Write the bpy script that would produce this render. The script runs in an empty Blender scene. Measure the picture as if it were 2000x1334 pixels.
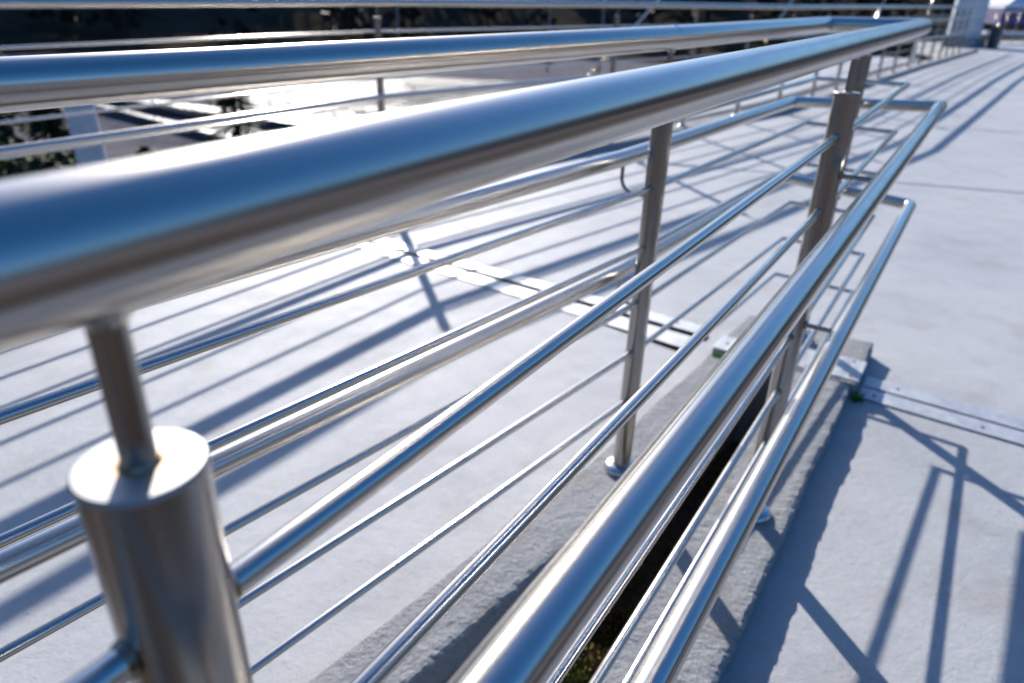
import bpy, bmesh, math, random
from mathutils import Vector, Matrix
random.seed(7)
sc = bpy.context.scene
col = sc.collection

# ------------------------------------------------------------------ camera
ZO = 1.32                                   # height of the lens above the deck datum
cd = bpy.data.cameras.new("camera"); cam = bpy.data.objects.new("camera", cd); col.objects.link(cam)
R_ = Vector((0.99942587, 0.0148947, 0.03043154)); U_ = Vector((-0.03388113, 0.4393639, 0.89767)); F_ = Vector((0, 0.89818568, -0.4396163))
m = Matrix((R_, U_, -F_)).transposed().to_4x4(); m.translation = Vector((0, 0, ZO))
cam.matrix_world = m
cd.sensor_width = 36; cd.lens = 24.5765; cd.clip_start = 0.01; cd.clip_end = 800
cd.dof.use_dof = True; cd.dof.focus_distance = 0.72; cd.dof.aperture_fstop = 4.5
sc.camera = cam
# ------------------------------------------------------------------ light
SUN_EL = math.atan(1 / 2.15); SUN_AZ = math.radians(106)      # azimuth measured from +X towards +Y
w = bpy.data.worlds.new("World"); sc.world = w; w.use_nodes = True
nt = w.node_tree; bg = nt.nodes["Background"]
sky = nt.nodes.new("ShaderNodeTexSky"); sky.sky_type = 'NISHITA'; sky.sun_disc = False
sky.sun_elevation = SUN_EL; sky.sun_rotation = math.pi / 2 - SUN_AZ
sky.air_density = 1.0; sky.dust_density = 0.9; sky.ozone_density = 2.5; sky.altitude = 200
hs = nt.nodes.new("ShaderNodeHueSaturation"); hs.inputs["Saturation"].default_value = 1.34; hs.inputs["Hue"].default_value = 0.507
nt.links.new(sky.outputs[0], hs.inputs["Color"]); nt.links.new(hs.outputs[0], bg.inputs[0]); bg.inputs[1].default_value = 0.098
sl = bpy.data.lights.new("sun", 'SUN'); sl.energy = 4.2; sl.angle = math.radians(0.53); sl.color = (1, 0.955, 0.90)
so = bpy.data.objects.new("sun", sl); col.objects.link(so)
sdir = Vector((math.cos(SUN_EL) * math.cos(SUN_AZ), math.cos(SUN_EL) * math.sin(SUN_AZ), math.sin(SUN_EL)))
so.rotation_euler = sdir.to_track_quat('Z', 'Y').to_euler()
sc.view_settings.view_transform = 'Standard'; sc.view_settings.look = 'None'
sc.view_settings.gamma = 1; sc.view_settings.use_curve_mapping = False
sc.view_settings.exposure = 0.98

# ------------------------------------------------------------------ materials
class NB:
    def __init__(s, name):
        s.m = bpy.data.materials.new(name); s.m.use_nodes = True
        s.t = s.m.node_tree; s.b = s.t.nodes["Principled BSDF"]
    def n(s, typ, **k):
        x = s.t.nodes.new(typ)
        for a, b in k.items(): setattr(x, a, b)
        return x
    def l(s, a, b): s.t.links.new(a, b)
    def noise(s, scale, detail=4, rough=.6, vec=None):
        x = s.n("ShaderNodeTexNoise"); x.inputs["Scale"].default_value = scale
        x.inputs["Detail"].default_value = detail; x.inputs["Roughness"].default_value = rough
        if vec is not None: s.l(vec, x.inputs["Vector"])
        return x.outputs["Fac"]
    def ramp(s, fac, stops):
        x = s.n("ShaderNodeValToRGB"); e = x.color_ramp.elements
        while len(e) < len(stops): e.new(.5)
        for i, (p, c) in enumerate(stops): e[i].position = p; e[i].color = (*c, 1) if len(c) == 3 else c
        s.l(fac, x.inputs[0]); return x.outputs[0]
    def mixc(s, fac, a, b, mode='MIX'):
        x = s.n("ShaderNodeMix", data_type='RGBA', blend_type=mode)
        for sock, val in ((x.inputs["Factor"], fac), (x.inputs[6], a), (x.inputs[7], b)):
            if isinstance(val, (int, float)): sock.default_value = val
            elif isinstance(val, tuple): sock.default_value = (*val, 1)
            else: s.l(val, sock)
        return x.outputs[2]
    def math(s, op, a, b=0., c=None):
        x = s.n("ShaderNodeMath", operation=op)
        for i, val in enumerate((a, b) if c is None else (a, b, c)):
            if isinstance(val, (int, float)): x.inputs[i].default_value = val
            else: s.l(val, x.inputs[i])
        return x.outputs[0]
    def bump(s, h, strength, dist, normal=None):
        x = s.n("ShaderNodeBump"); x.inputs["Strength"].default_value = strength; x.inputs["Distance"].default_value = dist
        s.l(h, x.inputs["Height"])
        if normal is not None: s.l(normal, x.inputs["Normal"])
        return x.outputs[0]
    def out(s, color=None, rough=None, metal=None, normal=None, spec=None):
        for nm, v in (("Base Color", color), ("Roughness", rough), ("Metallic", metal), ("Normal", normal), ("Specular IOR Level", spec)):
            if v is None: continue
            if isinstance(v, (int, float)): s.b.inputs[nm].default_value = v
            elif isinstance(v, tuple): s.b.inputs[nm].default_value = (*v, 1)
            else: s.l(v, s.b.inputs[nm])
        return s.m

def geo_pos(b): return b.n("ShaderNodeNewGeometry").outputs["Position"]

def steel_tube(name, base=(.60, .585, .56), r0=.12, r1=.24, streak=.00012, brush=.3, wave=.0):
    """stainless tube: streaks run along the tube (UV.x = metres along, UV.y = turn)"""
    b = NB(name)
    uv = b.n("ShaderNodeUVMap", uv_map="tube").outputs[0]
    sp = b.n("ShaderNodeSeparateXYZ"); b.l(uv, sp.inputs[0])
    a = b.math('MULTIPLY', sp.outputs[1], 2 * math.pi)
    def vec(along, around):
        c = b.n("ShaderNodeCombineXYZ")
        b.l(b.math('MULTIPLY', sp.outputs[0], along), c.inputs[0])
        b.l(b.math('MULTIPLY', b.math('COSINE', a), around), c.inputs[1])
        b.l(b.math('MULTIPLY', b.math('SINE', a), around), c.inputs[2])
        return c.outputs[0]
    lines = b.noise(1.0, 5, .75, vec(.35, 14))
    fine = b.noise(1.0, 3, .7, vec(14, 60))
    cross = b.noise(1.0, 3, .8, vec(900, 3))
    cloud = b.noise(1.0, 4, .6, vec(9, 1.2))
    spots = b.noise(1.0, 2, .5, vec(140, 4))
    rough = b.math('ADD', b.math('MULTIPLY', cloud, r1 - r0), r0)
    rough = b.math('ADD', rough, b.math('MULTIPLY', b.math('GREATER_THAN', spots, .80), .08))
    colr = b.mixc(b.math('MULTIPLY', b.ramp(cloud, [(.42, (0, 0, 0)), (.7, (1, 1, 1))]), .25), base, tuple(x * .8 for x in base))
    colr = b.mixc(b.math('MULTIPLY', b.math('GREATER_THAN', spots, .82), .25), colr, (.30, .24, .18))
    h = b.math('ADD', b.math('MULTIPLY', lines, 1.0), b.math('MULTIPLY', fine, .06))
    n1 = b.bump(h, .5, streak)
    n2 = b.bump(cross, brush, .00002, n1)
    return b.out(colr, rough, 1.0, n2)

M = {}
M['rail'] = steel_tube("satin_steel", (.58, .54, .49), .21, .29, .00005, .35)
M['thin'] = steel_tube("polished_steel", (.61, .58, .54), .15, .25, .00005, .12)
M['hand'] = steel_tube("handrail_steel", (.60, .57, .53), .18, .28, .00005, .3)
M['post'] = steel_tube("post_steel", (.40, .375, .345), .18, .32, .00010, .12)

b = NB("cap_steel"); tc = b.n("ShaderNodeTexCoord").outputs["Object"]
ln = b.n("ShaderNodeVectorMath", operation='LENGTH'); mp = b.n("ShaderNodeMapping"); mp.inputs["Scale"].default_value = (1, 1, 0); b.l(tc, mp.inputs[0]); b.l(mp.outputs[0], ln.inputs[0])
nz = b.noise(90, 4, .7, tc)
ring = b.math('ADD', ln.outputs["Value"], b.math('MULTIPLY', b.math('SUBTRACT', nz, .5), .006))
M['cap'] = b.out(b.ramp(b.math('MULTIPLY', ring, 40), [(.30, (.22, .11, .045)), (.40, (.50, .40, .28)), (.52, (.40, .39, .375)), (1, (.39, .385, .38))]),
                 b.math('ADD', b.math('MULTIPLY', b.noise(30, 4, .6, tc), .2), .46), 1.0, b.bump(b.noise(700, 3, .7, tc), .2, .0002))
b = NB("weld_steel"); tc = b.n("ShaderNodeTexCoord").outputs["Object"]
M['weld'] = b.out(b.ramp(b.noise(140, 4, .7, tc), [(.35, (.10, .055, .03)), (.55, (.35, .27, .19)), (.75, (.55, .52, .48))]), .38, .9, b.bump(b.noise(400, 3, .6, tc), .6, .0006))

def concrete(name, c0, c1, rough, bump=.5, bd=.004, fscale=260, stain=.25, pits=True, grain=.25, spec=.4):
    b = NB(name); p = geo_pos(b)
    big = b.noise(.9, 6, .65, p); mid = b.noise(7, 6, .7, p); fine = b.noise(fscale, 5, .75, p)
    wv = b.noise(38, 5, .6, p)
    c = b.mixc(b.ramp(big, [(.3, (0, 0, 0)), (.7, (1, 1, 1))]), c0, c1)
    c = b.mixc(b.math('MULTIPLY', b.ramp(mid, [(.35, (0, 0, 0)), (.75, (1, 1, 1))]), .35), c, tuple(x * .80 for x in c0))
    c = b.mixc(grain, c, b.ramp(fine, [(.3, tuple(x * .6 for x in c0)), (.7, tuple(min(1, x * 1.3) for x in c1))]))
    st = b.ramp(b.noise(4.3, 3, .5, p), [(.58, (0, 0, 0)), (.72, (1, 1, 1))])
    st2 = b.math('MULTIPLY', b.math('MULTIPLY', st, b.noise(34, 5, .7, p)), stain)
    c = b.mixc(st2, c, (.24, .18, .12))
    blot = b.ramp(b.noise(1.7, 7, .72, p), [(.36, (.87, .87, .88)), (.5, (1, 1, 1)), (.66, (1.07, 1.06, 1.05))])
    c = b.mixc(1.0, c, blot, 'MULTIPLY')
    if pits:
        v = b.n("ShaderNodeTexVoronoi"); v.inputs["Scale"].default_value = 26; b.l(p, v.inputs["Vector"])
        vm = b.math('MULTIPLY', b.math('LESS_THAN', v.outputs["Distance"], .10), b.math('GREATER_THAN', b.noise(5, 2, .5, p), .58))
        c = b.mixc(b.math('MULTIPLY', vm, .45), c, (.13, .12, .12))
        h = b.math('SUBTRACT', b.math('ADD', b.math('MULTIPLY', fine, .60), b.math('ADD', b.math('MULTIPLY', wv, .55), b.math('MULTIPLY', mid, .45))), b.math('MULTIPLY', vm, .8))
    else:
        h = b.math('ADD', b.math('MULTIPLY', fine, .60), b.math('ADD', b.math('MULTIPLY', wv, .55), b.math('MULTIPLY', mid, .45)))
    return b.out(c, b.math('ADD', b.math('MULTIPLY', mid, .25), rough), 0., b.bump(h, bump, bd), spec)
M['deck'] = concrete("deck_concrete", (.385, .39, .40), (.465, .463, .46), .52, .8, .005, 210, .45, spec=.28)
M['kerb'] = concrete("kerb_concrete", (.28, .285, .295), (.40, .40, .395), .8, 1., .012, 150, .75, grain=.6, spec=.2)
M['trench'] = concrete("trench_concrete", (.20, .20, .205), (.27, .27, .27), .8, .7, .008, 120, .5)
M['plaza'] = concrete("plaza_paving", (.13, .12, .125), (.22, .205, .21), .9, .8, .05, 12, .4, pits=False, spec=.0)
M['slab'] = concrete("painted_slab", (.16, .17, .19), (.22, .23, .25), .6, .5, .01, 60, .2, pits=False)
M['white'] = concrete("white_painted_concrete", (.55, .57, .60), (.66, .67, .69), .55, .4, .01, 60, .25, pits=False)
b = NB("plate_metal"); p = geo_pos(b)
M['plate'] = b.out(b.ramp(b.noise(26, 5, .65, p), [(.3, (.40, .41, .43)), (.7, (.56, .57, .58))]), b.math('ADD', b.math('MULTIPLY', b.noise(14, 4, .6, p), .25), .46), .65, b.bump(b.noise(60, 4, .6, p), .3, .002))
b = NB("rusty_screw"); M['screw'] = b.out(b.ramp(b.noise(900, 3, .6, geo_pos(b)), [(.4, (.12, .07, .05)), (.6, (.30, .22, .17))]), .7, .4)
b = NB("black_rubber_and_shade"); M['rubber_shade'] = b.out((.012, .012, .014), .9, spec=0.)  # joint seals, and the painted shade strip by the near left plate
b = NB("soil"); p = geo_pos(b); M['soil'] = b.out(b.ramp(b.noise(40, 6, .7, p), [(.3, (.03, .022, .015)), (.7, (.11, .08, .05))]), .95, 0., b.bump(b.noise(60, 5, .7, p), 1, .02))
def leafmat(name, a, c, sc_=30):
    b = NB(name); p = geo_pos(b)
    b.b.inputs["Subsurface Weight"].default_value = 0
    return b.out(b.ramp(b.noise(sc_, 3, .6, p), [(.3, a), (.7, c)]), .75, spec=.15)
M['moss'] = leafmat("moss_green", (.05, .07, .012), (.16, .17, .03), 50)
M['mossred'] = leafmat("moss_rust", (.09, .05, .02), (.20, .11, .05), 50)
M['weed'] = leafmat("weed_green", (.04, .10, .015), (.12, .24, .04), 60)
b = NB("reflector_brown_soil"); p = geo_pos(b); M['refl_soil'] = b.out(b.ramp(b.noise(60, 5, .7, p), [(.3, (.085, .060, .042)), (.7, (.145, .108, .078))]), .95, 0., b.bump(b.noise(90, 4, .7, p), .7, .006), .05)  # unseen ground, toned as the dark reflection in the posts
b = NB("reflector_brown_earth"); p = geo_pos(b); M['refl_earth'] = b.out(b.ramp(b.noise(5, 6, .7, p), [(.3, (.08, .058, .038)), (.7, (.16, .118, .08))]), .95, 0., b.bump(b.noise(20, 5, .7, p), 1, .03), .05)  # unseen slope, toned as the brown reflection in the tubes
M['grass'] = leafmat("grass_green", (.045, .075, .015), (.16, .18, .05), 1.3)
M['conifer'] = leafmat("conifer_green", (.012, .02, .010), (.035, .05, .018), 1.0)
M['wood'] = leafmat("winter_foliage", (.008, .007, .006), (.04, .030, .021), .12)
M['bark'] = leafmat("bark", (.02, .017, .014), (.05, .042, .034), 3)
b = NB("hill_soil"); p = geo_pos(b); M['hill'] = b.out(b.ramp(b.noise(.16, 6, .7, p), [(.3, (.02, .018, .013)), (.55, (.06, .048, .035)), (.75, (.07, .06, .045))]), .95, 0., b.bump(b.noise(.8, 5, .7, p), 1, .5), 0.)
b = NB("rippled_water"); p = geo_pos(b)
mpv = b.n("ShaderNodeMapping"); mpv.inputs["Scale"].default_value = (1, 1.6, 1); b.l(p, mpv.inputs[0])
hh = b.math('ADD', b.noise(1.1, 6, .72, mpv.outputs[0]), b.math('MULTIPLY', b.noise(14, 3, .6, mpv.outputs[0]), .25))
M['water'] = b.out((.02, .03, .035), .27, 0., b.bump(hh, 1, .30)); b.b.inputs["IOR"].default_value = 1.333
b = NB("dark_paint"); M['dark'] = b.out(b.ramp(b.noise(3, 4, .6, geo_pos(b)), [(.3, (.035, .04, .05)), (.7, (.07, .075, .09))]), .5)
b = NB("brass"); M['brass'] = b.out((.55, .36, .16), .35, 1.)
b = NB("awning_purple"); M['purple'] = b.out(b.ramp(b.noise(4, 3, .6, geo_pos(b)), [(.3, (.10, .07, .17)), (.7, (.15, .11, .24))]), .7)
b = NB("tent_white"); M['tent'] = b.out(b.ramp(b.noise(3, 3, .6, geo_pos(b)), [(.3, (.6, .62, .66)), (.7, (.78, .79, .8))]), .6)

# ------------------------------------------------------------------ helpers
def tag(o, label=None, cat=None, group=None, kind=None):
    if label: o['label'] = label
    if cat: o['category'] = cat
    if group: o['group'] = group
    if kind: o['kind'] = kind
    return o
def empty(name, loc):
    o = bpy.data.objects.new(name, None); o.empty_display_size = .1; col.objects.link(o); o.location = loc; return o
def mesh(name, bm, mat, parent=None, org=None, smooth=False):
    """bm is in world coordinates; the object's origin is put at org (default: the parent's origin)"""
    me = bpy.data.meshes.new(name)
    porg = Vector((0, 0, 0)); q = parent
    while q is not None: porg += q.location; q = q.parent
    o0 = Vector(org) if org is not None else porg
    bm.normal_update()
    for e_ in bm.edges:
        if len(e_.link_faces) == 2 and e_.calc_face_angle(0) > .62: e_.smooth = False
    for v in bm.verts: v.co -= o0
    if smooth:
        for f in bm.faces: f.smooth = True
    bm.to_mesh(me); bm.free()
    if isinstance(mat, (list, tuple)):
        for x in mat: me.materials.append(x)
    else: me.materials.append(mat)
    o = bpy.data.objects.new(name, me); col.objects.link(o)
    if parent is not None: o.parent = parent
    o.location = o0 - porg
    return o
def add_box(bm, c, sx, sy, sz, rz=0, bev=0):
    T = Matrix.Translation(Vector(c)) @ Matrix.Rotation(rz, 4, 'Z') @ Matrix.Diagonal((sx, sy, sz, 1))
    r = bmesh.ops.create_cube(bm, size=1, matrix=T)
    if bev:
        es = list({e for v in r['verts'] for e in v.link_edges})
        bmesh.ops.bevel(bm, geom=es, offset=bev, segments=2, affect='EDGES', profile=.5)
def add_tube(bm, pts, r, n=24, caps=True, sub=None, rr=None):
    """tube along a polyline with mitred corners; UV 'tube' = (metres, turn)"""
    uvl = bm.loops.layers.uv.get("tube") or bm.loops.layers.uv.new("tube")
    P = [Vector(p) for p in pts]
    if sub:
        Q = []
        for a, c in zip(P, P[1:]):
            k = max(1, int((c - a).length / sub)); Q += [a.lerp(c, i / k) for i in range(k)]
        P = Q + [P[-1]]
    D = [(P[i + 1] - P[i]).normalized() for i in range(len(P) - 1)]
    up = Vector((0, 0, 1)) if abs(D[0].z) < .9 else Vector((1, 0, 0))
    X = (up - D[0] * up.dot(D[0])).normalized(); Y = D[0].cross(X)
    ring = [(X * -math.cos(2 * math.pi * j / n) + Y * math.sin(2 * math.pi * j / n)) for j in range(n)]
    rad = rr or [r] * len(P)
    rings = []; L = 0; Ls = []
    for i, p in enumerate(P):
        if i > 0:
            L += (P[i] - P[i - 1]).length
        Ls.append(L)
        if 0 < i < len(P) - 1:
            q = D[i - 1].rotation_difference(D[i])
            nrm = (D[i - 1] + D[i]).normalized()
            vs = [bm.verts.new(p + rad[i] * (x - D[i - 1] * (x.dot(nrm) / D[i - 1].dot(nrm)))) for x in ring]
            ring = [q @ x for x in ring]
        else:
            vs = [bm.verts.new(p + rad[i] * x) for x in ring]
        rings.append(vs)
    for i in range(len(rings) - 1):
        for j in range(n):
            k = (j + 1) % n
            f = bm.faces.new((rings[i][j], rings[i + 1][j], rings[i + 1][k], rings[i][k])); f.smooth = True
            for lp, (uu, vv) in zip(f.loops, ((Ls[i], j / n), (Ls[i + 1], j / n), (Ls[i + 1], (j + 1) / n), (Ls[i], (j + 1) / n))):
                lp[uvl].uv = (uu, vv)
    if caps:
        for vs in (rings[0], rings[-1]):
            f = bm.faces.new(vs)
    bmesh.ops.recalc_face_normals(bm, faces=bm.faces)
def add_lathe(bm, base, prof, n=40, axis=None):
    rings = []
    for r, z in prof:
        rings.append([bm.verts.new(Vector(base) + Vector((r * math.cos(2 * math.pi * j / n), r * math.sin(2 * math.pi * j / n), z))) for j in range(n)])
    for a, c in zip(rings, rings[1:]):
        for j in range(n):
            f = bm.faces.new((a[j], a[(j + 1) % n], c[(j + 1) % n], c[j])); f.smooth = True
    bm.faces.new(rings[0][::-1]); bm.faces.new(rings[-1])
def tube(name, pts, r, mat, parent=None, n=24, caps=True, sub=None, org=None):
    bm = bmesh.new(); add_tube(bm, pts, r, n, caps, sub)
    return mesh(name, bm, mat, parent, org)

# ------------------------------------------------------------------ measured layout
A_ = 0.0806516560; GX, GY = 0.0267336, 0.000475; HK = 0.06
P0 = Vector((-0.1483458, 0.2299808)); P1 = Vector((0.6711002, 1.5233277)); F1 = Vector((0.3384445, 1.7173518))
H = 1.1826973
d = (P1 - P0).normalized(); nrm = Vector((d.y, -d.x))
MR = [0.1806866, 0.3384639, 0.4887399, 0.6413355, 0.7891007, 0.9420555]
H1, H2, O = 0.2563770, 0.6074585, 0.1088516
H1F, H2F, OF = 0.2797357, 0.5738948, 0.0730
OF1 = .0963567
SC, SG, EH = 2.7408042, 1.2628766, 0.1138105
RT, RM, RH = .0254, .0080, .0205
angF, angG = 0.8742327, 0.9425816
dF = Vector((math.cos(angF), math.sin(angF))); dG = Vector((math.cos(angG), math.sin(angG)))
nF = Vector((dF.y, -dF.x)); nG = Vector((dG.y, -dG.x))
def top(p): return ZO - A_ + GX * (p[0] - P0.x) + GY * (p[1] - P0.y)
def V(p, h=0): return Vector((p[0], p[1], top(p) - h))
def deckz(p): return top(p) - H - HK
def st(s, t): return P0 + d * s + nrm * t
E = P0 + d * SC; L = F1 + dG * SG

# ------------------------------------------------------------------ post builder
CAP = .094
def post(parent, p, ztop, zbase, r=.0254, detail=True, stub=True, n=32, gap=.0):
    zc = ztop - CAP
    base = Vector((p[0], p[1], zbase))
    bm = bmesh.new(); add_tube(bm, [base, Vector((p[0], p[1], zc))], r, n, True)
    o = mesh('post', bm, M['post'], parent, base)
    if stub: tube('stub', [Vector((p[0], p[1], zc - .001)), Vector((p[0], p[1], ztop - .018))], .0072, M['post'], o, 20, org=Vector((p[0], p[1], zc)))
    if detail:
        bm = bmesh.new(); add_lathe(bm, (p[0], p[1], zc - .0012), [(r + .0003, 0), (r + .0004, .0018), (r - .0006, .0032), (.008, .0034)], 64)
        mesh('cap', bm, M['cap'], o, Vector((p[0], p[1], zc)))
        bm = bmesh.new(); add_lathe(bm, (p[0], p[1], zc + .0018), [(.0082, 0), (.0083, .0009), (.0079, .0018), (.0074, .0024)], 32)
        mesh('weld', bm, M['weld'], o, Vector((p[0], p[1], zc)))
        bm = bmesh.new(); add_lathe(bm, (p[0], p[1], ztop - .0300), [(.0073, 0), (.0088, .0022), (.0110, .0055), (.0115, .0090)], 32)
        mesh('weld', bm, M['thin'] if False else M['post'], o, Vector((p[0], p[1], ztop)))
    bm = bmesh.new(); add_lathe(bm, (p[0], p[1], zbase), [(.050, 0), (.0505, .007), (.049, .012), (.043, .017), (.034, .0205), (.027, .0215)], 40)
    mesh('flange', bm, M['hand'], o, base, True)
    return o
def joint_ring(parent, p, h, direction, r):
    bm = bmesh.new(); q = V(p, h); dd = Vector((direction[0], direction[1], 0)).normalized()
    add_tube(bm, [q - dd * .0035, q - dd * .0015, q + dd * .0015, q + dd * .0035], r, 28, False, rr=[r + .0001, r + .0009, r + .0009, r + .0001])
    return mesh('weld', bm, M['hand'], parent)

# ------------------------------------------------------------------ U shaped ramp railing
rail = empty('ramp_railing', V(P1, H))
tag(rail, "near stainless railing whose thick top tube doubles back in a U around the kerb gap", "railing")
NB_ = P0 - d * 2.2                           # behind the lens
FB_ = F1 - dF * 3.2
tt = [V(NB_), V(E), V(L), V(F1), V(FB_)]
o = tube('top_rail', tt, RT, M['rail'], rail, 64, True, .35)
joint_ring(o, F1 - dF * .0, 0, dF, RT)
for h in MR:
    o = tube('middle_rail', [V(NB_, h), V(E, h), V(L, h), V(F1, h), V(FB_, h)], RM, M['thin'], rail, 28, True, .5)
def rounded(P, r=.03, k=5):
    out = [P[0]]
    for a, b_, c in zip(P, P[1:], P[2:]):
        u = (a - b_).normalized(); v_ = (c - b_).normalized()
        s, e = b_ + u * r, b_ + v_ * r
        for i in range(k + 1):
            t = i / k; out.append((1 - t) ** 2 * s + 2 * t * (1 - t) * b_ + t * t * e)
    return out + [P[-1]]
def hpath(h, hf, O=O, OF=OF1):
    a = V(NB_ + nrm * O, h); b_ = V(E + d * EH + nrm * O, h); c = V(L + dG * EH - nG * OF, hf)
    m_ = V(F1 - (nF + nG).normalized() * OF, hf); e = V(FB_ - nF * OF, hf)
    return [a, b_, c, m_, e]
o = tube('handrail', hpath(H1, H1F), RH, M['hand'], rail, 40, True, .4)
q = hpath(H2, H2F, .1045, .0730); q2 = rounded(q[:4], .028) + [q[4]]
o = tube('handrail', q2, RH, M['hand'], rail, 40, True, .4)
PT = P0 + (L - P0); P2 = E.lerp(L, .52)
PR = P0 - d * 1.518; FR = F1 - dF * 1.75
def bracket(p, nn, h, off):
    a = V(p, h + .004); b_ = a + Vector((nn[0], nn[1], 0)) * off
    dirv = (b_ - a).normalized()
    o = tube('bracket', [a + dirv * .022, b_ - dirv * (RH - .004)], .0058, M['post'], rail, 16)
    bm = bmesh.new(); add_tube(bm, [a + dirv * .024, a + dirv * .029], .011, 20)
    mesh('collar', bm, M['post'], o)
    bm = bmesh.new(); add_tube(bm, [b_ - dirv * (RH + .004), b_ - dirv * (RH - .002)], .0095, 20, True, rr=[.0068, .0105])
    mesh('weld', bm, M['weld'], o)
def jbracket(p, nn, h, off, drop=.085):
    w_ = Vector((nn[0], nn[1], 0)); a = V(p, h + drop); r = .035
    pts = [a + w_ * .022, a + w_ * (off - r)]
    pts += [a + w_ * (off - r + r * math.sin(t)) + Vector((0, 0, r - r * math.cos(t))) for t in [math.pi / 2 * k / 7 for k in range(1, 8)]]
    pts.append(V(p, h + RH - .004) + w_ * off)
    o = tube('bracket', pts, .0050, M['post'], rail, 14)
    bm = bmesh.new(); add_tube(bm, [a + w_ * .0245, a + w_ * .028], .009, 18); mesh('collar', bm, M['post'], o)
for p in (P0, P1, PR):
    post(rail, p, top(p), top(p) - H, detail=(p is not PR))
    bracket(p, nrm, H1, O); bracket(p, nrm, H2, O)
for p, dd, nn in ((F1, dF, nF), (FR, dF, nF)):
    post(rail, p, top(p), top(p) - H, detail=(p is F1))
    jbracket(p, -nn, H1F, OF1); jbracket(p, -nn, H2F, OF)
post(rail, P2, top(P2), top(P2) - H)
xn = Vector(((E - L).y, -(E - L).x)).normalized(); xn = -xn if xn.dot(d) < 0 else xn
bracket(P2, xn, H1, EH * .95); bracket(P2, xn, H2, EH * .95)
# dark weld rings where thin rails enter the two nearest posts
for p in (P0, P1, F1):
    dd = dF if p is F1 else d
    for h in MR:
        for s_ in (-1, 1):
            q = V(p, h) + Vector((dd[0], dd[1], 0)) * s_ * .0245
            bm = bmesh.new(); w_ = Vector((dd[0], dd[1], 0)) * s_
            add_tube(bm, [q, q + w_ * .0035], .01, 20, True, rr=[.0098, .0084])
            mesh('weld', bm, M['weld'], rail)

# ------------------------------------------------------------------ far railing on the left edge (G)
GA = Vector((-1.0, 5.264)); gl = math.radians(56.5)
GL1 = GA - Vector((math.cos(gl), math.sin(gl))) * 2.7; GL2 = GL1 - Vector((math.cos(gl), math.sin(gl))) * 3.0
GP = [(0.87, 7.11), (1.8, 8.03), (2.61, 8.83), (3.35, 9.56), (4.2, 10.67), (4.92, 11.62), (5.68, 12.61), (6.54, 13.75), (7.25, 14.68),
      (8.08, 15.78), (8.75, 16.66), (9.39, 17.45), (10.04, 18.27), (10.58, 18.97), (11.08, 19.6), (11.62, 20.28)]
GEND = Vector((13.2, 22.3))
def gtop(p):
    x, y = p[0], p[1]
    e = .055 if y < 6 else .055 * max(0, (9.5 - y) / 3.5)
    e -= .045 * max(0, min(1, (y - 10) / 8))
    return top(p) + e
gnodes = [GL2, GL1, GA] + [Vector(p) for p in GP]
grail = empty('edge_railing', Vector((GA.x, GA.y, deckz(GA))))
tag(grail, "long stainless railing on the far left deck edge, running away to the pylon", "railing")
gpoly = [GL2, GA, Vector(GP[3]), Vector(GP[9]), Vector(GP[-1])]
def GV(p, h, off=0):
    return Vector((p[0], p[1], gtop(p) - h))
def offs(poly, o_):
    out = []
    for i, p in enumerate(poly):
        a = (poly[i] - poly[i - 1]).normalized() if i else (poly[1] - poly[0]).normalized()
        c = (poly[i + 1] - poly[i]).normalized() if i < len(poly) - 1 else a
        t_ = (a + c).normalized(); out.append(Vector((p.x + t_.y * o_, p.y - t_.x * o_)))
    return out
gs = [GL2, GL1, GA, Vector(GP[0]), Vector(GP[1]), Vector(GP[3]), Vector(GP[5]), Vector(GP[7]), Vector(GP[9]), Vector(GP[12]), Vector(GP[-1]), GEND]
tube('top_rail', [GV(p, 0) for p in gs], RT, M['rail'], grail, 32, True)
for h in MR: tube('middle_rail', [GV(p, h) for p in gs], RM, M['thin'], grail, 12, True)
go = offs(gs, OF)
for h, pp in ((H1, go), (H2, offs(gs, .025))): tube('handrail', [GV(p, h) for p in pp], RH, M['hand'], grail, 20, True)
for i, p in enumerate(gnodes):
    near = i < 7
    post(grail, p, gtop(p), deckz(p) + HK, detail=near, n=20)
    if i < 9:
        a = (gnodes[min(i + 1, len(gnodes) - 1)] - p).normalized(); nn = Vector((a.y, -a.x))
        for h in (H1, H2):
            q = GV(p, h + .004); w_ = Vector((nn.x, nn.y, 0))
            tube('bracket', [q + w_ * .02, q + w_ * (OF - RH + .004)], .0058, M['post'], grail, 10)

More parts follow.
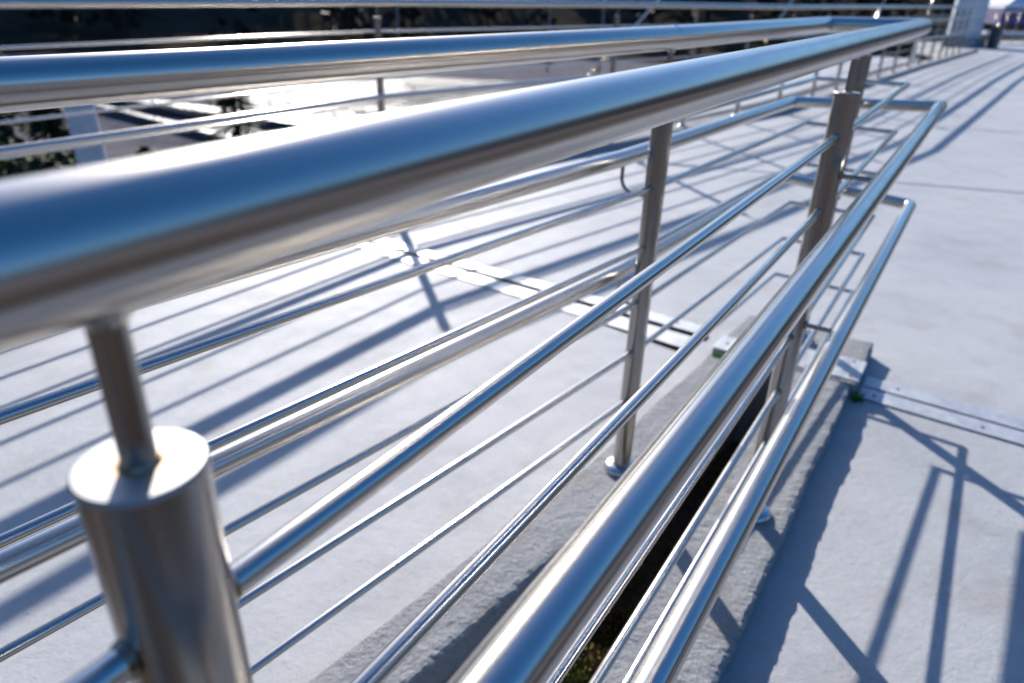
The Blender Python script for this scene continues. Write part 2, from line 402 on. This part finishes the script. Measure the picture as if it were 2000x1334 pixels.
# ------------------------------------------------------------------ kerbs
from mathutils import noise as mn
def fr(x, y, seed, octv=6, hr=.55):
    return mn.fractal(Vector((x, y, seed * 7.31)), hr, 2.1, octv)
def kerb(name, rows, zfun, height, rough=.006):
    """rows: list of (left xy, right xy); rough cast top and chipped arrises as real geometry"""
    sd = sum(ord(c) for c in name) % 50
    bm = bmesh.new(); na = 16; grid = []; u = 0; prev = None
    for i, (a, c) in enumerate(rows):
        if prev is not None: u += ((a + c) / 2 - prev).length
        prev = (a + c) / 2
        w_ = (c - a).normalized()
        jag = lambda k, amp: amp * (.95 * fr(u * 2.6, k, sd, 2) + .42 * fr(u * 17, k, sd, 3) + .22 * fr(u * 70, k, sd, 3) - 1.6 * max(0, fr(u * 6, k + 3, sd, 3) - .35))
        a2 = a - w_ * jag(1, rough * .5); c2 = c + w_ * jag(2, rough)
        row = [bm.verts.new((a2.x, a2.y, deckz(a2) - .02))]
        q = a2 + w_ * .001; row.append(bm.verts.new((q.x, q.y, top(q) - H - .006 - .003 * abs(fr(u * 50, 9, sd)))))
        for k in range(na):
            q = (a2 + w_ * .005).lerp(c2 - w_ * (.006 + .004 * abs(fr(u * 60, 4, sd))), k / (na - 1))
            z = top(q) - H + .0016 * fr(q.x * 26, q.y * 26, sd, 5) + .0012 * fr(q.x * 90, q.y * 90, sd + 2, 3) - (0.0022 if k == na - 1 else .001 if k == 0 else 0)
            row.append(bm.verts.new((q.x, q.y, z)))
        for dz, amp, kk in ((.008, .4, 5), (.022, .8, 6), (.040, .8, 7)):
            cc = c2.lerp(c, .4) + w_ * (rough * amp * .6 * fr(u * 45, kk, sd, 4))
            row.append(bm.verts.new((cc.x, cc.y, top(cc) - H - dz)))
        row.append(bm.verts.new((c.x + w_.x * .002, c.y + w_.y * .002, deckz(c) - .02)))
        grid.append(row)
    for i in range(len(grid) - 1):
        for k in range(len(grid[0]) - 1):
            bm.faces.new((grid[i][k], grid[i][k + 1], grid[i + 1][k + 1], grid[i + 1][k]))
    bm.faces.new(grid[0][::-1]); bm.faces.new(grid[-1])
    bmesh.ops.recalc_face_normals(bm, faces=bm.faces)
    return bm
height_off = 0.0
def lin(a, c, n): return [a.lerp(c, i / (n - 1)) for i in range(n)]
def rows_line(p, q, dirv, wl, wr, step=.008):
    n_ = max(2, int((q - p).length / step)); nn = Vector((dirv.y, -dirv.x))
    return [(x + nn * wl, x + nn * wr) for x in lin(p, q, n_)]
def mk_kerb(name, rows, rough=.006):
    o = mesh('kerb', kerb(name, rows, top, H, rough), M['kerb']); tag(o, kind='structure'); return o
kr = mk_kerb('n1', rows_line(st(-2.6, 0), st(2.44, 0), d, -.122, .097), .012)
kr2 = mk_kerb('n2', rows_line(st(2.455, 0), st(2.865, 0), d, -.122, .115), .009)
# kerb under the inner (far) side of the U, following its bend
wl_, wr_ = -.088, .074
a_ = FB_; nfn = (nF + nG).normalized()
rowsF = rows_line(FB_, F1 - dF * .02, dF, wl_, wr_) + rows_line(F1 + dG * .02, F1 + dG * .86, dG, wl_, wr_)
kf = mk_kerb('f1', rowsF, .006)
kf2 = mk_kerb('f2', rows_line(F1 + dG * .94, F1 + dG * 1.345, dG, wl_ - .01, wr_ + .03), .006)
# end kerb closing the U
a0 = F1 + dG * .98 + nG * (wr_ + .035); b0 = st(2.50, -.127); a1 = F1 + dG * 1.335 + nG * (wr_ + .035); b1 = st(2.86, -.127)
n_ = 40
mk_kerb('e', list(zip(lin(a0, a1, n_), lin(b0, b1, n_))), .004)
rowsG = []
for a, c in zip(gnodes, gnodes[1:] + [GEND]):
    dd = (c - a).normalized(); rowsG += rows_line(a, c, dd, -.16, .12, .08)[:-1]
mk_kerb('g', rowsG, .006)

# ------------------------------------------------------------------ deck, trench, joint
ol = [st(-.62, -3.9), GL2 + Vector((-.16, 0)), GA + Vector((-.14, .08))] + [Vector(p) + Vector((-.14, .10)) for p in GP] + [GEND + Vector((-.14, .10)), Vector((14.0, 27.2)), Vector((24, 29.5)), st(16, 1.25), st(-.62, 1.25)]
hole = [st(-.55, -.10), st(2.47, -.10), F1 + dG * .93 + nG * .06, F1 + nfn * .06, F1 - dF * 2.0 + nF * .06]
bm = bmesh.new()
def loop(pts, z=0):
    vs = [bm.verts.new((p.x, p.y, deckz(p))) for p in pts]
    es = [bm.edges.new((vs[i], vs[(i + 1) % len(vs)])) for i in range(len(vs))]; return vs, es
v1, e1 = loop(ol); v2, e2 = loop(hole)
bmesh.ops.triangle_fill(bm, edges=e1 + e2, use_beauty=True)
for vs, dep in ((v1, .35),):
    lo = [bm.verts.new((v.co.x, v.co.y, v.co.z - dep)) for v in vs]
    for i in range(len(vs)):
        k = (i + 1) % len(vs); bm.faces.new((vs[i], vs[k], lo[k], lo[i]))
bm.normal_update()
for f in bm.faces:
    if abs(f.normal.z) > .5 and f.normal.z < 0: f.normal_flip()
tag(mesh('deck', bm, M['deck']), kind='structure')
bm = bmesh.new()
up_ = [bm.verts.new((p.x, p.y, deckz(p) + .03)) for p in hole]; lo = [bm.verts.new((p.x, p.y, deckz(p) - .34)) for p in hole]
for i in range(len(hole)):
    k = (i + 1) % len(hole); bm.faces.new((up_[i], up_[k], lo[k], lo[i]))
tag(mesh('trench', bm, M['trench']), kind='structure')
bm = bmesh.new()
N_ = 140
gl_, gr_ = [], []
for i in range(N_):
    s_ = -.75 + 3.3 * i / (N_ - 1)
    for j in range(10):
        t_ = -1.0 + .95 * j / 9
        q = st(s_, t_); bm.verts.new((q.x, q.y, deckz(q) - .31 + .24 * math.exp(-((s_ - .93) / .15) ** 2) + .02 * math.sin(s_ * 9 + t_ * 21) + random.uniform(-.012, .012)))
bm.verts.ensure_lookup_table()
for i in range(N_ - 1):
    for j in range(9):
        k = i * 10 + j; bm.faces.new((bm.verts[k], bm.verts[k + 1], bm.verts[k + 11], bm.verts[k + 10]))
tag(mesh('trench_soil', bm, M['soil'], smooth=True), kind='structure')
def leaves(bm, c, n, rad, hgt, size, mi=0, up=.5, rnd=random):
    for _ in range(n):
        a = rnd.uniform(0, 6.283); r = rad * math.sqrt(rnd.random())
        p = Vector((c[0] + r * math.cos(a), c[1] + r * math.sin(a), c[2] + rnd.uniform(0, hgt)))
        ax = Vector((rnd.uniform(-1, 1), rnd.uniform(-1, 1), rnd.uniform(0, up * 2))).normalized()
        sd = ax.cross(Vector((rnd.uniform(-1, 1), rnd.uniform(-1, 1), rnd.uniform(-1, 1)))).normalized()
        s_ = size * rnd.uniform(.6, 1.3)
        vs = [bm.verts.new(p), bm.verts.new(p + ax * s_ * .5 + sd * s_ * .25), bm.verts.new(p + ax * s_), bm.verts.new(p + ax * s_ * .5 - sd * s_ * .25)]
        f = bm.faces.new(vs); f.material_index = mi
bm = bmesh.new()
for i in range(240):
    s_ = random.uniform(.2, 2.3); t_ = random.uniform(-.30, -.10)
    if random.random() < .6: s_ = random.gauss(.95, .10); t_ = random.gauss(-.21, .05)
    t_ = min(-.12, t_)
    q = st(s_, t_); leaves(bm, (q.x, q.y, deckz(q) - .315 + .24 * math.exp(-((s_ - .93) / .15) ** 2)), 60, .032, .03, .016, 0 if random.random() < .65 else 1, .6)
tag(mesh('moss', bm, [M['moss'], M['mossred']]), "green and rusty moss growing on the bottom of the kerb gap", "moss", kind='stuff')
def weed(q, n, label, ht=.04, rad=.018, h0=0):
    z = deckz(q) + h0; o = None
    e = empty('weed', Vector((q.x, q.y, z)))
    tag(e, label, 'weed')
    bm = bmesh.new()
    for _ in range(n):
        a = random.uniform(0, 6.283); ln_ = ht * random.uniform(.6, 1.3); w_ = .0022
        p = Vector((q.x + random.gauss(0, rad * .5), q.y + random.gauss(0, rad * .5), z))
        out = Vector((math.cos(a), math.sin(a), 0)); sd = Vector((-out.y, out.x, 0))
        pv = None
        for k in range(5):
            t = k / 4; c = p + out * (ln_ * .6 * t * t) + Vector((0, 0, ln_ * (t - .35 * t * t))); ww = w_ * (1 - t * .9)
            cur = (bm.verts.new(c - sd * ww), bm.verts.new(c + sd * ww))
            if pv: bm.faces.new((pv[0], pv[1], cur[1], cur[0]))
            pv = cur
    mesh('blade', bm, M['weed'], e)
    bm = bmesh.new(); leaves(bm, (q.x, q.y, z), n, rad, ht * .5, .012, 0, .5); mesh('leaf', bm, M['weed'], e)
weed(st(2.395, -.385), 60, "green weed tuft in the gap at the left end of the kerb cover plate", .06, .026, .03)
weed(st(2.45, .128), 40, "green weed tuft at the foot of the kerb by the right joint plates", .05, .022)

# unseen brown ground behind the lens and beside the ramp, added to darken steel reflections
bm = bmesh.new(); pts = [st(-.62, -3.9), st(-.62, 1.25), st(-.62, 6), st(-14, 6), st(-14, -7), st(-.62, -7)]
bm.faces.new([bm.verts.new((p.x, p.y, deckz(p) - .004)) for p in pts])
tag(mesh('reflector_path', bm, M['refl_soil']), kind='structure')
bm = bmesh.new(); rb = random.Random(11); rws = []
for i in range(60):
    s_ = -.7 + 18 * i / 59; row = []
    for j in range(14):
        t_ = 1.27 + 9 * (j / 13) ** 1.5; q = st(s_, t_)
        row.append(bm.verts.new((q.x, q.y, deckz(q) - .12 - .25 * (t_ - 1.27) + (rb.uniform(-.05, .05) if j else 0))))
    rws.append(row)
for a, c in zip(rws, rws[1:]):
    for j in range(13): bm.faces.new((a[j], a[j + 1], c[j + 1], c[j]))
tag(mesh('reflector_bank', bm, M['refl_earth'], smooth=True), kind='structure')  # added out of view so tube undersides mirror dark brown
# expansion joint plates
def plate(pts, thick, lift, label, screws=(), zf=deckz, group=None):
    c = sum((Vector(p) for p in pts), Vector((0, 0))) / len(pts)
    e = empty('joint_plate', Vector((c.x, c.y, zf(c) + lift))); tag(e, label, 'joint plate', group)
    bm = bmesh.new()
    nseg = 14
    # long edges pts[0]-pts[1] and pts[3]-pts[2]
    a = [Vector(pts[0]).lerp(Vector(pts[1]), i / nseg) for i in range(nseg + 1)]; b_ = [Vector(pts[3]).lerp(Vector(pts[2]), i / nseg) for i in range(nseg + 1)]
    T = []; B = []
    for x, y in zip(a, b_):
        wob = random.uniform(-.0007, .0007)
        T.append((bm.verts.new((x.x, x.y, zf(x) + lift + thick + wob)), bm.verts.new((y.x, y.y, zf(y) + lift + thick + wob))))
        B.append((bm.verts.new((x.x, x.y, zf(x) + lift)), bm.verts.new((y.x, y.y, zf(y) + lift))))
    for i in range(nseg):
        bm.faces.new((T[i][0], T[i][1], T[i + 1][1], T[i + 1][0]))
        bm.faces.new((B[i][0], B[i + 1][0], B[i + 1][1], B[i][1]))
        bm.faces.new((T[i][0], T[i + 1][0], B[i + 1][0], B[i][0])); bm.faces.new((T[i][1], B[i][1], B[i + 1][1], T[i + 1][1]))
    bm.faces.new((T[0][0], B[0][0], B[0][1], T[0][1])); bm.faces.new((T[-1][0], T[-1][1], B[-1][1], B[-1][0]))
    bmesh.ops.recalc_face_normals(bm, faces=bm.faces)
    mesh('plate', bm, M['plate'], e)
    for u, v_ in screws:
        q = Vector(pts[0]).lerp(Vector(pts[1]), u).lerp(Vector(pts[3]).lerp(Vector(pts[2]), u), v_)
        bm = bmesh.new(); add_lathe(bm, (q.x, q.y, zf(q) + lift + thick), [(.0065, 0), (.006, .0018), (.003, .003)], 14)
        mesh('screw', bm, M['screw'], e)
kz = lambda p: top(p) - H
def S(s, t): return tuple(st(s, t))
# right of the kerb
plate([S(2.574, .13), S(2.36, 3.4), S(2.455, 3.4), S(2.662, .13)], .003, .0035, "thin metal strip with rusty screws, upper of the two joint strips on the right walkway",
      [(u, .5) for u in (.035, .16, .3, .45, .62, .8)], group=None)
plate([S(2.470, .13), S(2.255, 3.4), S(2.345, 3.4), S(2.560, .13)], .003, .0035, "thin metal strip with rusty screws, lower of the two joint strips on the right walkway",
      [(u, .45) for u in (.015, .12, .25, .4, .6, .8)], group=None)
# left walkway
plate([S(2.665, -.53), S(2.843, -2.8), S(2.93, -2.8), S(2.755, -.53)], .003, .004, "bright metal strip across the left walkway, far one of the joint pair", [(u, .5) for u in (.06, .25, .44, .66, .88)])
plate([S(2.497, -.53), S(2.727, -2.8), S(2.815, -2.8), S(2.622, -.53)], .003, .002, "bright metal strip across the left walkway, near one with painted shade along its front edge", [(u, .4) for u in (.08, .3, .5, .7, .9)])
# dark rubber in the joints; the first strip paints the shade under a raised plate
for pts in ([S(2.455, -.53), S(2.60, -1.35), S(2.61, -1.35), S(2.51, -.53)], [S(2.55, .13), S(2.33, 3.4), S(2.362, 3.4), S(2.582, .13)], [S(2.62, -.5), S(2.81, -2.8), S(2.85, -2.8), S(2.675, -.5)]):
    bm = bmesh.new(); bm.faces.new([bm.verts.new((x, y, deckz((x, y)) + .0015)) for x, y in pts]); o = mesh('joint_seal_and_shade', bm, M['rubber_shade']); tag(o, kind='structure')
plate([S(2.474, -.118), S(2.474, .118), S(2.655, .118), S(2.655, -.118)], .003, .002, "square metal cover plate on top of the right kerb beside the handrail", [(.2, .12), (.85, .15), (.82, .88)], kz)
a0, a1 = F1 + dG * .935 + nG * (wl_ - .016), F1 + dG * .935 + nG * (wr_ + .09)
b0, b1 = F1 + dG * 1.07 + nG * (wl_ - .016), F1 + dG * 1.07 + nG * (wr_ + .09)
plate([tuple(a0), tuple(a1), tuple(b1), tuple(b0)], .003, .002, "metal cover plate on the left kerb end above the weed tuft", [(.15, .5), (.85, .5)], kz)
# shallow saw cut across the right walkway and a hairline
def strip_line(name, pts, wd, mat, dz=.0008):
    bm = bmesh.new(); pv = None
    for i, p in enumerate(pts):
        p = Vector(p); q = Vector(pts[min(i + 1, len(pts) - 1)]) - Vector(pts[max(i - 1, 0)]); nn = Vector((-q.y, q.x)).normalized()
        w_ = wd * random.uniform(.5, 1.2) / 2
        cur = [bm.verts.new((*(p + nn * s_ * w_), deckz(p) + dz)) for s_ in (-1, 1)]
        if pv: bm.faces.new((pv[0], pv[1], cur[1], cur[0]))
        pv = cur
    tag(mesh(name, bm, mat), kind='structure')
b = NB("old_mortar"); M['mortar'] = b.out(b.ramp(b.noise(60, 4, .7, geo_pos(b)), [(.3, (.30, .31, .33)), (.7, (.42, .42, .43))]), .8)
# ------------------------------------------------------------------ pylon and stays
PB = Vector((14.0, 24.45)); pz = deckz(PB)
py = empty('pylon', Vector((PB.x, PB.y, pz))); tag(py, "pale blue white bridge pylon standing at the far end of the deck", "pylon")
def frustum(bm, c, z0, z1, w0, w1, rz, ch=.16, zs=1):
    prev = None
    for i in range(zs + 1):
        t = i / zs; w_ = w0 + (w1 - w0) * t; z = z0 + (z1 - z0) * t; h_ = w_ / 2; k = ch * w_
        pts = [(-h_ + k, -h_), (h_ - k, -h_), (h_, -h_ + k), (h_, h_ - k), (h_ - k, h_), (-h_ + k, h_), (-h_, h_ - k), (-h_, -h_ + k)]
        cur = [bm.verts.new((c[0] + x * math.cos(rz) - y * math.sin(rz), c[1] + x * math.sin(rz) + y * math.cos(rz), z)) for x, y in pts]
        if prev:
            for j in range(8): bm.faces.new((prev[j], prev[(j + 1) % 8], cur[(j + 1) % 8], cur[j]))
        else: bm.faces.new(cur[::-1])
        prev = cur
    bm.faces.new(prev)
bm = bmesh.new(); frustum(bm, PB, pz - .4, pz + 13, .80, .6, .6, zs=6); mesh('shaft', bm, M['white'], py)
bm = bmesh.new(); frustum(bm, PB + Vector((.05, -.05)), pz, pz + .28, 1.0, .96, .6, .1); mesh('plinth', bm, M['slab'], py)
bm = bmesh.new(); add_box(bm, (PB.x + .80, PB.y - .35, pz + .30), .30, .26, .60, .6, .03); add_box(bm, (PB.x + .80, PB.y - .35, pz + .615), .34, .3, .03, .6)
tag(mesh('electrical_cabinet', bm, M['dark']), "dark blue steel cabinet at the foot of the pylon", "cabinet")
ptop = Vector((PB.x, PB.y, pz + 12.6))
labs = ["nearest stay rod with brass turnbuckle rising behind the edge railing", "second stay rod rising behind the edge railing towards the pylon",
        "third stay rod rising behind the edge railing", "farthest stay rod close to the pylon"]
for (x, y), lb in zip(((.42, 7.3), (3.0, 10.15), (6.3, 14.2), (9.6, 18.6)), labs):
    a = Vector((x, y, deckz((x, y)) + .35)); u = (ptop - a).normalized()
    e = empty('stay_cable', a); tag(e, lb, 'stay cable', 'stay cables running up to the pylon')
    tube('rod', [a + u * .9, ptop], .011, M['hand'], e, 10)
    tube('lower_rod', [a, a + u * .5], .013, M['hand'], e, 10)
    bm = bmesh.new(); add_tube(bm, [a + u * .12, a + u * .15, a + u * .55, a + u * .58], .024, 14, True, rr=[.012, .024, .024, .012]); mesh('turnbuckle', bm, M['thin'], e)
    bm = bmesh.new(); add_tube(bm, [a + u * .84, a + u * .87, a + u * 1.2, a + u * 1.23], .022, 14, True, rr=[.012, .022, .022, .012]); mesh('turnbuckle', bm, M['thin'], e)
    for k in (.60, .80): bm = bmesh.new(); add_tube(bm, [a + u * k, a + u * (k + .035)], .021, 6); mesh('nut', bm, M['brass'], e)
    tube('anchor', [Vector((x, y, deckz((x, y)) - .3)), a + u * .02], .035, M['white'], e, 14)

# far fence right of the pylon
ff = empty('far_fence', Vector((16.2, 26.0, deckz((16.2, 26)))))
tag(ff, "dense upright steel fence across the far end of the deck right of the pylon", "fence")
a = Vector((15.6, 26.3)); c = Vector((40, 28.6)); n_ = 60
for i in range(n_):
    p = a.lerp(c, i / (n_ - 1)); z = deckz(p); big = i % 6 == 0
    tube('post' if big else 'baluster', [Vector((p.x, p.y, z)), Vector((p.x, p.y, z + (1.22 if big else 1.0)))], .035 if big else .014, M['post'], ff, 8)
for h_ in (.12, 1.0, 1.2): tube('rail', [Vector((*a, deckz(a) + h_)), Vector((*c, deckz(c) + h_))], .02, M['hand'], ff, 8)
bm = bmesh.new(); 
for z0 in (0,):
    mid = (a + c) / 2; add_box(bm, (mid.x, mid.y - .1, deckz(mid) + .03), (c - a).length, .45, .12, math.atan2((c - a).y, (c - a).x), .01)
o = mesh('kerb', bm, M['white']); o.rotation_euler = (0, 0, 0); tag(o, kind='structure')
# tent
tq = Vector((27.5, 42.5)); tz = -1.2
te = empty('market_tent', Vector((*tq, tz))); tag(te, "white roofed tent with purple side awning beyond the far fence", "tent")
bm = bmesh.new(); base = [bm.verts.new((tq.x + x, tq.y + y, tz + 2.9)) for x, y in ((-2.6, -2), (2.6, -2), (2.6, 2), (-2.6, 2))]; ap = bm.verts.new((tq.x, tq.y, tz + 4.3))
for i in range(4): bm.faces.new((base[i], base[(i + 1) % 4], ap))
bm.faces.new(base[::-1]); mesh('roof', bm, M['tent'], te)
bm = bmesh.new(); add_box(bm, (tq.x, tq.y - 2.03, tz + 2.5), 5.3, .05, .75); add_box(bm, (tq.x - 2.63, tq.y, tz + 2.5), .05, 4, .75); mesh('valance', bm, M['purple'], te)
for x, y in ((-2.5, -1.9), (2.5, -1.9), (2.5, 1.9), (-2.5, 1.9)):
    tube('leg', [Vector((tq.x + x, tq.y + y, tz - 2)), Vector((tq.x + x, tq.y + y, tz + 2.9))], .05, M['hand'], te, 8)

# ------------------------------------------------------------------ second walkway beyond the edge railing
bm = bmesh.new()
inner = [Vector((.1, 6.75))] + [Vector(p) + Vector((-.55, .5)) for p in GP[0:18:2]]
outer = [Vector((.1, 6.75)) + Vector((-.4, 2.2))] + [Vector(p) + Vector((-2.6, 2.3)) for p in GP[0:18:2]]
rowsW = []
for a, c in zip(inner, outer): rowsW.append([bm.verts.new((a.x, a.y, deckz(a) - .06)), bm.verts.new((c.x, c.y, deckz(c) - .06)), bm.verts.new((c.x, c.y, deckz(c) - .45)), bm.verts.new((a.x, a.y, deckz(a) - .45))])
for r0, r1 in zip(rowsW, rowsW[1:]):
    for k in range(4): bm.faces.new((r0[k], r0[(k + 1) % 4], r1[(k + 1) % 4], r1[k]))
bm.faces.new(rowsW[0]); bm.faces.new(rowsW[-1][::-1]); bmesh.ops.recalc_face_normals(bm, faces=bm.faces)
tag(mesh('walkway', bm, M['deck']), kind='structure')

# ------------------------------------------------------------------ lower ground, water, hills
GZ = -4.5 + ZO
bm = bmesh.new()
nr, na = 46, 96
rad = [0] + [4 * 1.1 ** i for i in range(nr)]
def hillz(r, a):
    az_ = (a - SUN_AZ)
    t = max(0, min(1, (r - 62) / 60)); s_ = t * t * (3 - 2 * t)
    hgt = 19 + 3 * math.sin(a * 3 + 1) + 2 * math.sin(a * 7)
    return GZ - .05 + s_ * hgt
rings = []
for i, r in enumerate(rad):
    if i == 0: rings.append([bm.verts.new((0, 8, GZ - .05))]); continue
    rings.append([bm.verts.new((r * math.cos(2 * math.pi * j / na), 8 + r * math.sin(2 * math.pi * j / na), hillz(r, 2 * math.pi * j / na) + (random.uniform(-.3, .3) if r > 70 else 0))) for j in range(na)])
for j in range(na): bm.faces.new((rings[0][0], rings[1][j], rings[1][(j + 1) % na]))
for a, c in zip(rings[1:], rings[2:]):
    for j in range(na): bm.faces.new((a[j], c[j], c[(j + 1) % na], a[(j + 1) % na]))
bm.normal_update()
for f in bm.faces:
    if f.normal.z < 0: f.normal_flip()
    f.material_index = 0 if f.calc_center_median().xy.length < 66 else 1
tag(mesh('ground', bm, [M['plaza'], M['hill']], smooth=True), kind='structure')
bm = bmesh.new()
wp = [(-10.4, 23.6), (-11.5, 27), (-13.5, 33), (-13, 41), (-6, 46), (6, 44), (10, 44), (5, 28), (0, 22), (-5, 21.5), (-8, 22.4)]
vs = [bm.verts.new((x, y, GZ + .02)) for x, y in wp]; bm.faces.new(vs)
tag(mesh('water', bm, M['water']), kind='structure')
bm = bmesh.new(); gpz = [(-16, 12), (-8.6, 12.5), (-9.6, 17.5), (-13, 21), (-22, 20)]
bm.faces.new([bm.verts.new((x, y, GZ + .01)) for x, y in gpz])
tag(mesh('lawn', bm, M['grass']), kind='structure')
bm = bmesh.new()
for _ in range(900):
    x, y = random.uniform(-16, -8.8), random.uniform(12.3, 19)
    leaves(bm, (x, y, GZ), 7, .25, .08, .22, 0, .9)
tag(mesh('grass', bm, M['grass']), "patch of green grass low down at the left behind the rails", "grass", kind='stuff')
# wooded hillside as one mass
bm = bmesh.new(); rw = random.Random(3)
for _ in range(520):
    a = rw.uniform(0, 2 * math.pi); r = rw.uniform(64, 118)
    x, y = r * math.cos(a), 8 + r * math.sin(a); z = hillz(r, a) - .3; ht = rw.uniform(5, 10); w_ = rw.uniform(1.6, 3.2)
    for k in range(3):
        aa = k * 2.1; q = .16
    t0 = [bm.verts.new((x + .18 * math.cos(i * 2.09), y + .18 * math.sin(i * 2.09), z)) for i in range(3)]
    tp = bm.verts.new((x, y, z + ht * .95))
    for i in range(3): f = bm.faces.new((t0[i], t0[(i + 1) % 3], tp)); f.material_index = 1
    for k in range(46):
        t = rw.uniform(.15, 1); rr = w_ * (1 - t * .75) * math.sqrt(rw.random()); b_ = rw.uniform(0, 6.283)
        c = Vector((x + rr * math.cos(b_), y + rr * math.sin(b_), z + ht * t)); s_ = rw.uniform(.35, .9)
        u = Vector((rw.uniform(-1, 1), rw.uniform(-1, 1), rw.uniform(-.6, .6))).normalized(); v_ = u.cross(Vector((rw.uniform(-1, 1), rw.uniform(-1, 1), rw.uniform(-1, 1)))).normalized()
        bm.faces.new([bm.verts.new(c + u * s_), bm.verts.new(c + v_ * s_ * .7), bm.verts.new(c - u * s_ * .8), bm.verts.new(c - v_ * s_ * .7)])
tag(mesh('distant_wood', bm, [M['wood'], M['bark']]), "dark winter wood covering the hillside beyond the water", "wood", kind='stuff')

def conifer(x, y, ht, w_, label, n=420, name='conifer'):
    e = empty(name, Vector((x, y, GZ))); tag(e, label, 'tree')
    bm = bmesh.new(); add_tube(bm, [Vector((x, y, GZ - .05)), Vector((x, y, GZ + ht * .9))], .1, 8, True, rr=[.14, .03]); mesh('trunk', bm, M['bark'], e)
    bm = bmesh.new()
    for k in range(n):
        t = random.uniform(.06, 1) ** .9; rr = w_ * (1 - t) ** .8 * (.35 + .65 * math.sqrt(random.random())) + .03; a = random.uniform(0, 6.283)
        c = Vector((x + rr * math.cos(a), y + rr * math.sin(a), GZ + ht * t)); s_ = random.uniform(.10, .26)
        u = Vector((math.cos(a), math.sin(a), -.35 + random.uniform(-.2, .2))).normalized(); v_ = u.cross(Vector((random.uniform(-.3, .3), random.uniform(-.3, .3), 1))).normalized()
        bm.faces.new([bm.verts.new(c + u * s_), bm.verts.new(c + v_ * s_ * .35), bm.verts.new(c - u * s_), bm.verts.new(c - v_ * s_ * .35)])
    mesh('crown', bm, M['conifer'], e)
conifer(-10.2, 15.6, 2.5, .95, "dark conifer left of the pale column, topmost left of the low ground", 900)
conifer(-9.3, 13.9, 1.3, .7, "low dark conifer on the grass nearest the pale column", 700)
conifer(-8.62, 16.3, 1.15, .34, "slim black conifer right of the pale column", 700)
conifer(-8.95, 22.8, 2.3, 1.0, "dark conifer standing before the glittering water", 700)
conifer(-12.6, 17.5, 3.4, 1.2, "tall dark conifer at the far left of the low ground", 900)
cb = Vector((-6.8, 11.2))
ce = empty('lamp_column', Vector((cb.x, cb.y, GZ))); tag(ce, "pale grey concrete column standing on the low ground at the left", "column")
bm = bmesh.new(); frustum(bm, cb, GZ, GZ + 3.0, .42, .40, .5, .12); mesh('shaft', bm, M['white'], ce)
bm = bmesh.new(); frustum(bm, cb, GZ + 3.0, GZ + 3.15, .50, .50, .5, .12); mesh('cap', bm, M['slab'], ce)
# lower ramps with railings
def ramp(a, c, z0, z1, wd, label):
    a = Vector(a); c = Vector(c); dd = (c - a).normalized(); nn = Vector((dd.y, -dd.x))
    bm = bmesh.new(); vs = []
    for p, z in ((a, z0), (c, z1)):
        vs.append([bm.verts.new((*(p + nn * s_), z + k)) for s_, k in ((-wd / 2, 0), (wd / 2, 0), (wd / 2, -.28), (-wd / 2, -.28))])
    for k in range(4): bm.faces.new((vs[0][k], vs[0][(k + 1) % 4], vs[1][(k + 1) % 4], vs[1][k]))
    bm.faces.new(vs[0]); bm.faces.new(vs[1][::-1]); bmesh.ops.recalc_face_normals(bm, faces=bm.faces)
    tag(mesh('lower_ramp', bm, M['dark']), kind='structure')
    e = empty('lower_railing', Vector((*a, z0))); tag(e, label, 'railing')
    n_ = max(3, int((c - a).length / 1.8))
    for sd in (-1, 1):
        for h_ in (.5, .95): tube('rail', [Vector((*(a + nn * sd * wd / 2 * .92), z0 + h_)), Vector((*(c + nn * sd * wd / 2 * .92), z1 + h_))], .02, M['dark'], e, 8)
        for i in range(n_):
            t = i / (n_ - 1); p = (a + nn * sd * wd / 2 * .92).lerp(c + nn * sd * wd / 2 * .92, t); z = z0 + (z1 - z0) * t
            tube('post', [Vector((*p, z)), Vector((*p, z + .95))], .02, M['dark'], e, 8)
ramp((-18.5, 30.3), (-7.5, 21.7), GZ + .22, GZ + .22, .35, "dark thin railing on the nearer low ramp below the deck")
ramp((-20, 32.3), (-5, 24.6), GZ + .30, GZ + .30, 1.0, "dark thin railing on the farther low ramp across the water")
ramp((-4.5, 29), (9, 33), GZ + .3, GZ + .3, 1.6, "dark thin railing on the low ramp behind the bend of the edge railing")
ramp((-5.5, 24.6), (7, 27.4), GZ + .3, GZ + .3, 1.2, "lowest dark thin railing in front of the water behind the bend")
# slim light masts far behind
for x, y, lb in ((-7.5, 46, "slim grey mast behind the left part of the edge railing"), (1.8, 52, "slim grey mast beyond the water, middle of three"), (5.2, 50, "slim grey mast nearest the first stay rod")):
    e = empty('mast', Vector((x, y, GZ))); tag(e, lb, 'mast', 'slim masts beyond the water')
    tube('pole', [Vector((x, y, GZ)), Vector((x, y, GZ + 9))], .07, M['slab'], e, 8)
    bm = bmesh.new(); add_box(bm, (x + .25, y, GZ + 9), .7, .22, .12, 0, .02); mesh('lamp_head', bm, M['slab'], e)
sc.render.engine = 'CYCLES'
